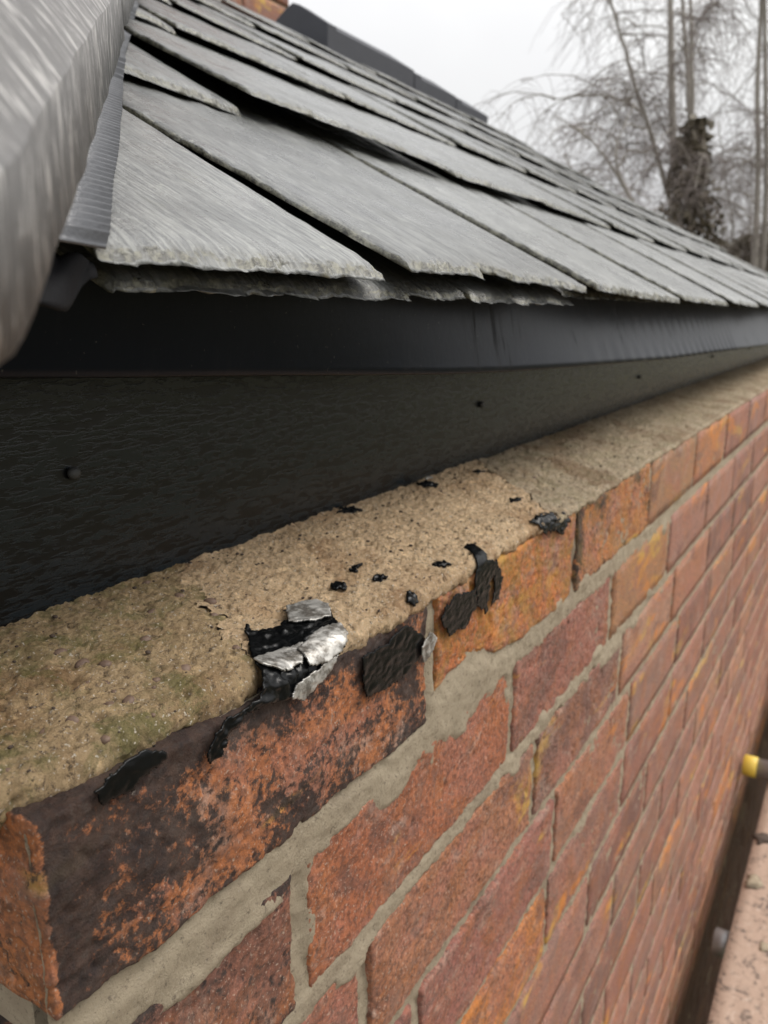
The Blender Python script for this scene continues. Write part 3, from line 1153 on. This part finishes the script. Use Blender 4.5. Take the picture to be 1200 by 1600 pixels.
PA = [(0.122, 0.0316), (0.1198, 0.0248), (0.1288, 0.0222), (0.1373, 0.0232), (0.1492, 0.0325), (0.1633, 0.0281), (0.1634, 0.0194), (0.1514, 0.0099), (0.1486, 0.0008), (0.1403, -0.0037), (0.1247, -0.0074), (0.1064, -0.0096), (0.1007, -0.0092), (0.0829, -0.0088), (0.0744, -0.0133), (0.0694, -0.0173), (0.0646, -0.0187), (0.0628, -0.0139), (0.0668, -0.0102), (0.0739, -0.0065), (0.0907, -0.0053), (0.0974, 0.0029), (0.1073, 0.0158)]
ta = empty('torn_flashing_tape', (.12, .0, .008))
tag(ta, 'largest torn black bitumen scrap with crumpled silver foil, its tail hanging onto the corner brick', 'flashing scrap', 'scraps of torn flashing tape')
scrap('bitumen_sheet', PA, 'tar', .0022, .0022, seed=1., parent=ta)
scrap('foil_strip', [(0.1482, 0.0317), (0.1628, 0.0277), (0.1634, 0.0194), (0.1535, 0.0111), (0.142, 0.0141), (0.1357, 0.0209)], 'foil', .0030, .0003, .0005, seed=2., parent=ta)
scrap('foil_strip', [(0.1204, 0.0048), (0.1363, 0.0071), (0.149, 0.0053), (0.1473, 0.0004), (0.138, -0.0034), (0.1248, -0.0033), (0.1182, -0.0013)], 'foil', .0038, .0003, .0005, seed=3., parent=ta)
scrap('foil_strip', [(0.099, 0.0082), (0.1143, 0.0094), (0.1271, 0.0067), (0.1167, -0.0001), (0.1049, -0.0001), (0.0987, 0.0034)], 'foil', .0030, .0003, .0005, seed=4., parent=ta)
scrap('foil_strip', [(0.1045, -0.0098), (0.1093, -0.0046), (0.1248, -0.0040), (0.138, -0.0036), (0.129, -0.0085), (0.1122, -0.0125)], 'foil', .0030, .0003, .0005, seed=5., parent=ta)

tb_ = empty('torn_flashing_tape', (.185, -.002, -.015))
tag(tb_, 'square black bitumen patch with a white foil corner on the burnt corner brick', 'flashing scrap', 'scraps of torn flashing tape')
scrap('bitumen_sheet', [(0.1569, -0.0121), (0.178, -0.0124), (0.1923, -0.0102), (0.2014, -0.0156), (0.211, -0.023), (0.208, -0.0309), (0.1896, -0.0336), (0.1725, -0.032), (0.1607, -0.0314), (0.1578, -0.0223)], 'tar', .0018, .0012, seed=6., parent=tb_)
scrap('foil_strip', [(0.2056, -0.0251), (0.2146, -0.0206), (0.2221, -0.0273), (0.2168, -0.0325), (0.208, -0.0346)], 'foil', .0028, .0003, .0004, seed=7., parent=tb_)

o = scrap('torn_flashing_tape', [(0.229, -0.019), (0.2359, -0.0151), (0.2452, -0.0117), (0.2686, -0.0152), (0.2716, -0.0247), (0.2576, -0.0312), (0.2387, -0.0308)], 'tar', .0020, .0010, seed=8.)
tag(o, 'small black bitumen scrap over the joint left of the yellow stained brick', 'flashing scrap', 'scraps of torn flashing tape')
o = scrap('torn_flashing_tape', [(0.2857, 0.0118), (0.2936, 0.0097), (0.2880, -0.0035), (0.298, -0.0078), (0.3063, -0.0198), (0.3015, -0.0291), (0.284, -0.0333), (0.2732, -0.0241), (0.2699, -0.0093), (0.2736, -0.0042)], 'tar', .0020, .0012, hole=[(0.2893, -0.0182), (0.2952, -0.0143), (0.295, -0.026), (0.290, -0.036), (.2862, -.036)], seed=9.)
tag(o, 'black bitumen scrap with an orange gap at the top of the yellow stained brick', 'flashing scrap', 'scraps of torn flashing tape')
o = scrap('torn_flashing_tape', [(0.362, 0.0033), (0.3891, 0.0046), (0.4048, -0.0016), (0.418, 0.0022), (0.4266, -0.0064), (0.4088, -0.0117), (0.3761, -0.0083)], 'tar', .0022, .0022, seed=10.)
tag(o, 'shrivelled black bitumen scrap at the end of the sandy capping', 'flashing scrap', 'scraps of torn flashing tape')
o = scrap('torn_flashing_tape', [(0.0186, -0.0074), (0.0282, -0.004), (0.0418, -0.0036), (0.0444, -0.0083), (0.0313, -0.0124), (0.0231, -0.0115)], 'tar', .0012, .0010, seed=11.)
tag(o, 'thin black bitumen smear on the upper edge of the corner brick', 'flashing scrap', 'scraps of torn flashing tape')

CRUMBS = [
    (.2524, .0108, .0080, 'flat black bitumen flake on the sandy capping above the two black scraps'),
    (.2122, .0375, .0072, 'black bitumen flake in the middle of the sandy capping'),
    (.2117, .0224, .0046, 'small black crumb below the flake in the middle of the sandy capping'),
    (.1876, .0308, .0048, 'rounded black crumb up from the silver foil on the sandy capping'),
    (.2043, .0010, .0064, 'jagged black bitumen flake on the edge above the square patch'),
    (.2893, .0934, .0110, 'black bitumen flake tucked under the fascia bottom, nearest the corner'),
    (.384, .0892, .0120, 'black flake with a silver glint tucked under the middle of the fascia'),
    (.4526, .0792, .0150, 'long black strip by the fascia where two cappings meet'),
    (.3995, .0285, .0058, 'small black crumb near the end of the sandy capping'),
]
for i, (x, t, s, lab) in enumerate(CRUMBS):
    n_ = 9
    an = np.sort(rng.uniform(0, 2 * math.pi, n_))
    rr = s * rng.uniform(.35, .75, n_)
    el = (1.3, .75) if i != 7 else (.9, .35)
    poly = [(x + el[0] * r_ * math.cos(a), t + el[1] * r_ * math.sin(a)) for a, r_ in zip(an, rr)]
    o = scrap('bitumen_flake', poly, 'tar', .0014, .0024, .0005, seed=20. + i, rag=.0012, th=.0014)
    tag(o, lab, 'bitumen flake', 'bitumen flakes on the capping')
    if i == 6:
        scrap('foil_fleck', [(x - .004, t - .001), (x + .004, t - .0022), (x + .005, t + .001), (x - .002, t + .0016)], 'foil', .0055, .0006, .0004, seed=40., parent=o).matrix_parent_inverse.identity()

# ------------------------------------------------------------------ chimney behind the ridge
chim = empty('chimney_stack', (2.2, 1.75, .55))
tag(chim, 'red brick chimney stack rising behind the ridge', 'chimney')
cx0, cx1, cy0, cy1 = 1.70, 2.148, 1.55, 1.998
c, F = boxgrid(1, 1, 1)
o = mesh('chimney_core', c * (cx1 - cx0 - .01, cy1 - cy0 - .01, 1.4) + (cx0 + .005, cy0 + .005, .4), F, M['mortar'], None, False)
adopt(o, chim)
for k in range(19):
    z = .405 + k * .075 + .0325
    for side in range(4):
        for j in range(2):
            u = (.1125 * (k % 2)) + j * .225 + .1075
            if side == 0:
                loc, rot = (cx0 + u - .0 - .1125 * (k % 2) + .0, cy0 + .05, z), 0
            elif side == 1:
                loc, rot = (cx0 + u - .1125 * (k % 2) + .005, cy1 - .05, z), 0
            elif side == 2:
                loc, rot = (cx0 + .05, cy0 + .1125 + j * .225, z), math.pi / 2
            else:
                loc, rot = (cx1 - .05, cy0 + .1125 + j * .225, z), math.pi / 2
            o = link('brick', far_meshes[(k + side + j) % 8], M['brick'])
            o.location = (loc[0] + random.uniform(-.001, .001), loc[1] + random.uniform(-.001, .001), loc[2] + (.002 if side > 1 else 0))
            o.rotation_euler = (0, 0, rot)
            t = random.uniform(.8, 1.2)
            o.color = (.27 * t, .12 * t, .085 * t, .1)
            o['lichen'] = 0.
            adopt(o, chim)

# ------------------------------------------------------------------ scaffold platform below the eaves
BZ = -1.0
LABB = ['scaffold board nearest the wall, splashed with mortar and dirt', 'second scaffold board out from the wall',
        'third scaffold board out from the wall', 'fourth scaffold board out from the wall']
for i in range(4):
    y1 = -.068 - i * .232
    c, F = boxgrid(60, 10, 2)
    v = c * (4.2, .225, .038) + (-.4, y1 - .225, BZ - .038)
    pn = v.copy()
    v[:, 2] += np.where(c[:, 2] > .9, .004 * fbm(pn, .12, 3), 0)
    v[:, 1] += .002 * fbm(pn, .2, 2)
    o = mesh('scaffold_board', v, F, M['board'], None, True)
    tag(o, LABB[i], 'scaffold board', 'boards of the scaffold platform')
for (x, y1, capm, lab) in ((1.37, -.035, 'steel', 'nearest grey steel scaffold tube end poking out from under the boards'),
                           (1.925, -.004, 'yellow', 'grey steel scaffold tube with a yellow end cap pointing at the wall'),
                           (2.53, -.004, 'yellow', 'farther scaffold tube with a yellow end cap at the edge of view')):
    tz = BZ - .064 if capm == 'steel' else BZ + .027
    t = empty('scaffold_tube', (x, y1, tz))
    tag(t, lab, 'scaffold tube', 'scaffold tubes across the platform')
    V, F = tube_geo([(x, y1 - .026, tz), (x, y1 - 1.2, tz)], [.0242, .0242], 24)
    adopt(mesh('tube', V, F, M['steel']), t)
    V, F = tube_geo([(x, y1 - .002, tz), (x, y1 - .004, tz), (x, y1 - .034, tz), (x, y1 - .035, tz)], [.021, .026, .0262, .0245], 24)
    adopt(mesh('end_cap', V, F, M[capm]), t)
for (x, yv, s, lab) in ((1.66, -.082, .016, 'dark lump of mortar waste on the board edge below the capped tube'),
                        (1.50, -.09, .017, 'grey lump of mortar waste on the near board edge'),
                        (1.32, -.13, .010, 'pale stone chip on the nearest scaffold board')):
    v = lump((s * 1.3, s, s * .25), x * 9)
    v = v * (1 + 1.2 * fbm(v + x, s * .9, 3)[:, None]) + (x, yv, BZ + s * .2)
    o = mesh('mortar_lump', v, ICO_F, M['grit'] if 'dark' in lab else M['mortar'])
    tag(o, lab, 'rubble', 'rubble on the scaffold boards')
for (x, lab) in ((-.3, 'upright scaffold pole at the near end of the platform'), (3.4, 'upright scaffold pole at the far end of the platform')):
    V, F = tube_geo([(x, -1.06, -2.6), (x, -1.06, -.2)], [.0242, .0242], 24)
    tag(mesh('scaffold_pole', V, F, M['steel']), lab, 'scaffold pole', 'scaffold uprights')

# ------------------------------------------------------------------ trees beyond the roof
def unproj(px, py, w):
    d = CF + CR * (px - 600) / 1248.6 - CU * (py - 800) / 1248.6
    return CAM + d * w


def smooth_path(pts, n):
    pts = np.array(pts)
    t = np.linspace(0, 1, len(pts))
    tt = np.linspace(0, 1, n)
    out_ = np.stack([np.interp(tt, t, pts[:, i]) for i in range(3)], 1)
    for _ in range(2):
        out_[1:-1] = (out_[:-2] + 2 * out_[1:-1] + out_[2:]) / 4
    return out_


def twig_path(p, d, ln, droop, n, rnd):
    pts = [p]
    d = d / np.linalg.norm(d)
    for _ in range(n):
        d = d + rnd.normal(0, .18, 3) + np.array((0, 0, -droop))
        d /= np.linalg.norm(d)
        p = p + d * ln / n
        pts.append(p)
    return pts


def birch(name, stems, label, seed, nbr=16, ntw=16, droop=.22, blen=1.5, group='bare trees beyond the roof'):
    rnd = np.random.default_rng(seed)
    base = np.array(stems[0][0][0])
    t = empty(name, (base[0], base[1], -2.6))
    tag(t, label, 'tree', group)
    st, br, tw = Acc(), Acc(), Acc()
    for path, r0, r1 in stems:
        p = smooth_path(path, 18)
        p = p + np.cumsum(rnd.normal(0, .016, (18, 3)), 0) * np.linspace(0, 1, 18)[:, None] * (1, 1, 0)
        rad = np.linspace(r0, r1, 18) * .66
        st.add(*tube_geo(p, rad, 8))
        for _ in range(nbr):
            i = rnd.integers(5, 17)
            az = rnd.uniform(0, 2 * math.pi)
            d = np.array((math.cos(az), math.sin(az), rnd.uniform(.3, 1.3)))
            ln = blen * rnd.uniform(.5, 1.1) * (.62 if r0 < .046 and blen > 1.2 else 1)
            bp = twig_path(p[i], d, ln, droop * .7, 7, rnd)
            br.add(*tube_geo(bp, np.linspace(.009, .0035, 8), 4, False))
            for _ in range(ntw if r0 > .046 or blen < 1.2 else ntw // 3):
                j = rnd.integers(2, 8)
                az = rnd.uniform(0, 2 * math.pi)
                d = np.array((math.cos(az), math.sin(az), rnd.uniform(-.6, .6)))
                tp = twig_path(bp[j], d, rnd.uniform(.35, .95), droop, 5, rnd)
                tw.add(*tube_geo(tp, np.linspace(.0030, .0014, 6), 3, False))
    adopt(st.build('trunk', M['bark']), t)
    adopt(br.build('branches', M['bark']), t)
    o_ = tw.build('twigs', M['twig'])
    o_['kind'] = 'stuff'
    adopt(o_, t)
    return t


def leaves(name, centre, rx, rz_, n, size, mat, seed):
    rnd = np.random.default_rng(seed)
    A = Acc()
    V, F = [], []
    for i in range(n):
        a = rnd.uniform(0, 2 * math.pi)
        zz = rnd.uniform(-1, 1)
        rr = rx * math.sqrt(rnd.uniform(.1, 1)) * (1 + .35 * math.sin(3 * a + zz * 5)) * (1.05 - .55 * zz)
        p = np.array(centre) + (rr * math.cos(a), rr * math.sin(a), zz * rz_)
        u = rnd.normal(size=3)
        u /= np.linalg.norm(u)
        w = np.cross(u, rnd.normal(size=3))
        w /= np.linalg.norm(w)
        s = size * rnd.uniform(.6, 1.3)
        k = len(V)
        V += [p - u * s, p + w * s * .6, p + u * s, p - w * s * .6]
        F.append((k, k + 1, k + 2, k + 3))
    return mesh(name, V, F, M[mat], None, False)


def gb(px, w):
    b = unproj(px, 500, w)
    return (b[0], b[1], -2.6)


U_ = unproj
w1 = 9.
t1 = birch('birch_tree', [
    ([gb(1075, w1), U_(1068, 380, w1), U_(1052, 200, w1), U_(1048, 0, w1), U_(1044, -260, w1)], .10, .030),
    ([gb(1080, w1 + .1), U_(1078, 330, w1 + .1), U_(1075, 150, w1 + .2), U_(1066, 0, w1 + .3), U_(1060, -240, w1 + .4)], .06, .022),
    ([gb(1085, w1 - .1), U_(1090, 330, w1 - .1), U_(1088, 150, w1 - .2), U_(1085, 0, w1 - .3), U_(1090, -200, w1 - .4)], .05, .02),
    ([U_(1060, 360, w1), U_(1030, 250, w1), U_(1000, 150, w1), U_(975, 70, w1 - .1), U_(955, 0, w1 - .2), U_(930, -140, w1 - .3)], .045, .014),
    ([U_(1035, 270, w1), U_(1008, 175, w1 - .1), U_(960, 150, w1 - .2), U_(900, 150, w1 - .3), U_(862, 160, w1 - .3)], .025, .008),
], 'many-stemmed bare birch tree with an ivy-covered trunk beyond the roof', 21, 17, 34, .30, 1.6)
o = leaves('ivy', U_(1075, 345, w1), .27, 1.05, 1900, .06, 'ivy', 5)
adopt(o, t1)
w2 = 10.
birch('birch_tree', [
    ([gb(1182, w2), U_(1180, 380, w2), U_(1176, 200, w2), U_(1178, 0, w2), U_(1176, -260, w2)], .075, .026),
    ([gb(1195, w2 + .1), U_(1196, 380, w2), U_(1200, 200, w2), U_(1196, 0, w2), U_(1206, -260, w2)], .07, .026),
    ([gb(1290, w2 + .4), U_(1285, 380, w2 + .4), U_(1270, 200, w2 + .4), U_(1262, 0, w2), U_(1250, -200, w2)], .06, .022),
], 'bare birch tree with two thin upright stems at the right edge', 33, 18, 30, .34, 1.5)
w3 = 7.5
t3 = birch('bare_shrub', [
    ([gb(1010, w3), U_(1005, 360, w3), U_(975, 290, w3), U_(920, 220, w3), U_(850, 180, w3)], .03, .008),
    ([gb(1015, w3), U_(1010, 360, w3), U_(960, 270, w3), U_(965, 210, w3), U_(1000, 160, w3)], .026, .007),
    ([gb(1005, w3), U_(990, 380, w3), U_(940, 300, w3), U_(905, 275, w3), U_(870, 270, w3)], .026, .007),
], 'low bare shrub with arching twigs left of the ivy-covered trunk', 45, 8, 9, .22, .6)
w4 = 12.
birch('bare_shrub', [
    ([gb(1150, w4), U_(1150, 420, w4), U_(1140, 300, w4), U_(1125, 190, w4)], .04, .01),
    ([gb(1165, w4), U_(1165, 420, w4), U_(1170, 320, w4), U_(1165, 220, w4)], .04, .01),
    ([gb(1110, w4), U_(1110, 420, w4), U_(1120, 320, w4), U_(1135, 230, w4)], .04, .01),
], 'twiggy weeping shrub between the two birch trees', 57, 14, 18, .3, 1.0)
hd = leaves('hedge', U_(1195, 425, 11.), 1.1, .45, 2500, .07, 'ivy', 9)
tag(hd, 'low brown hedge behind the far end of the roof', 'hedge')
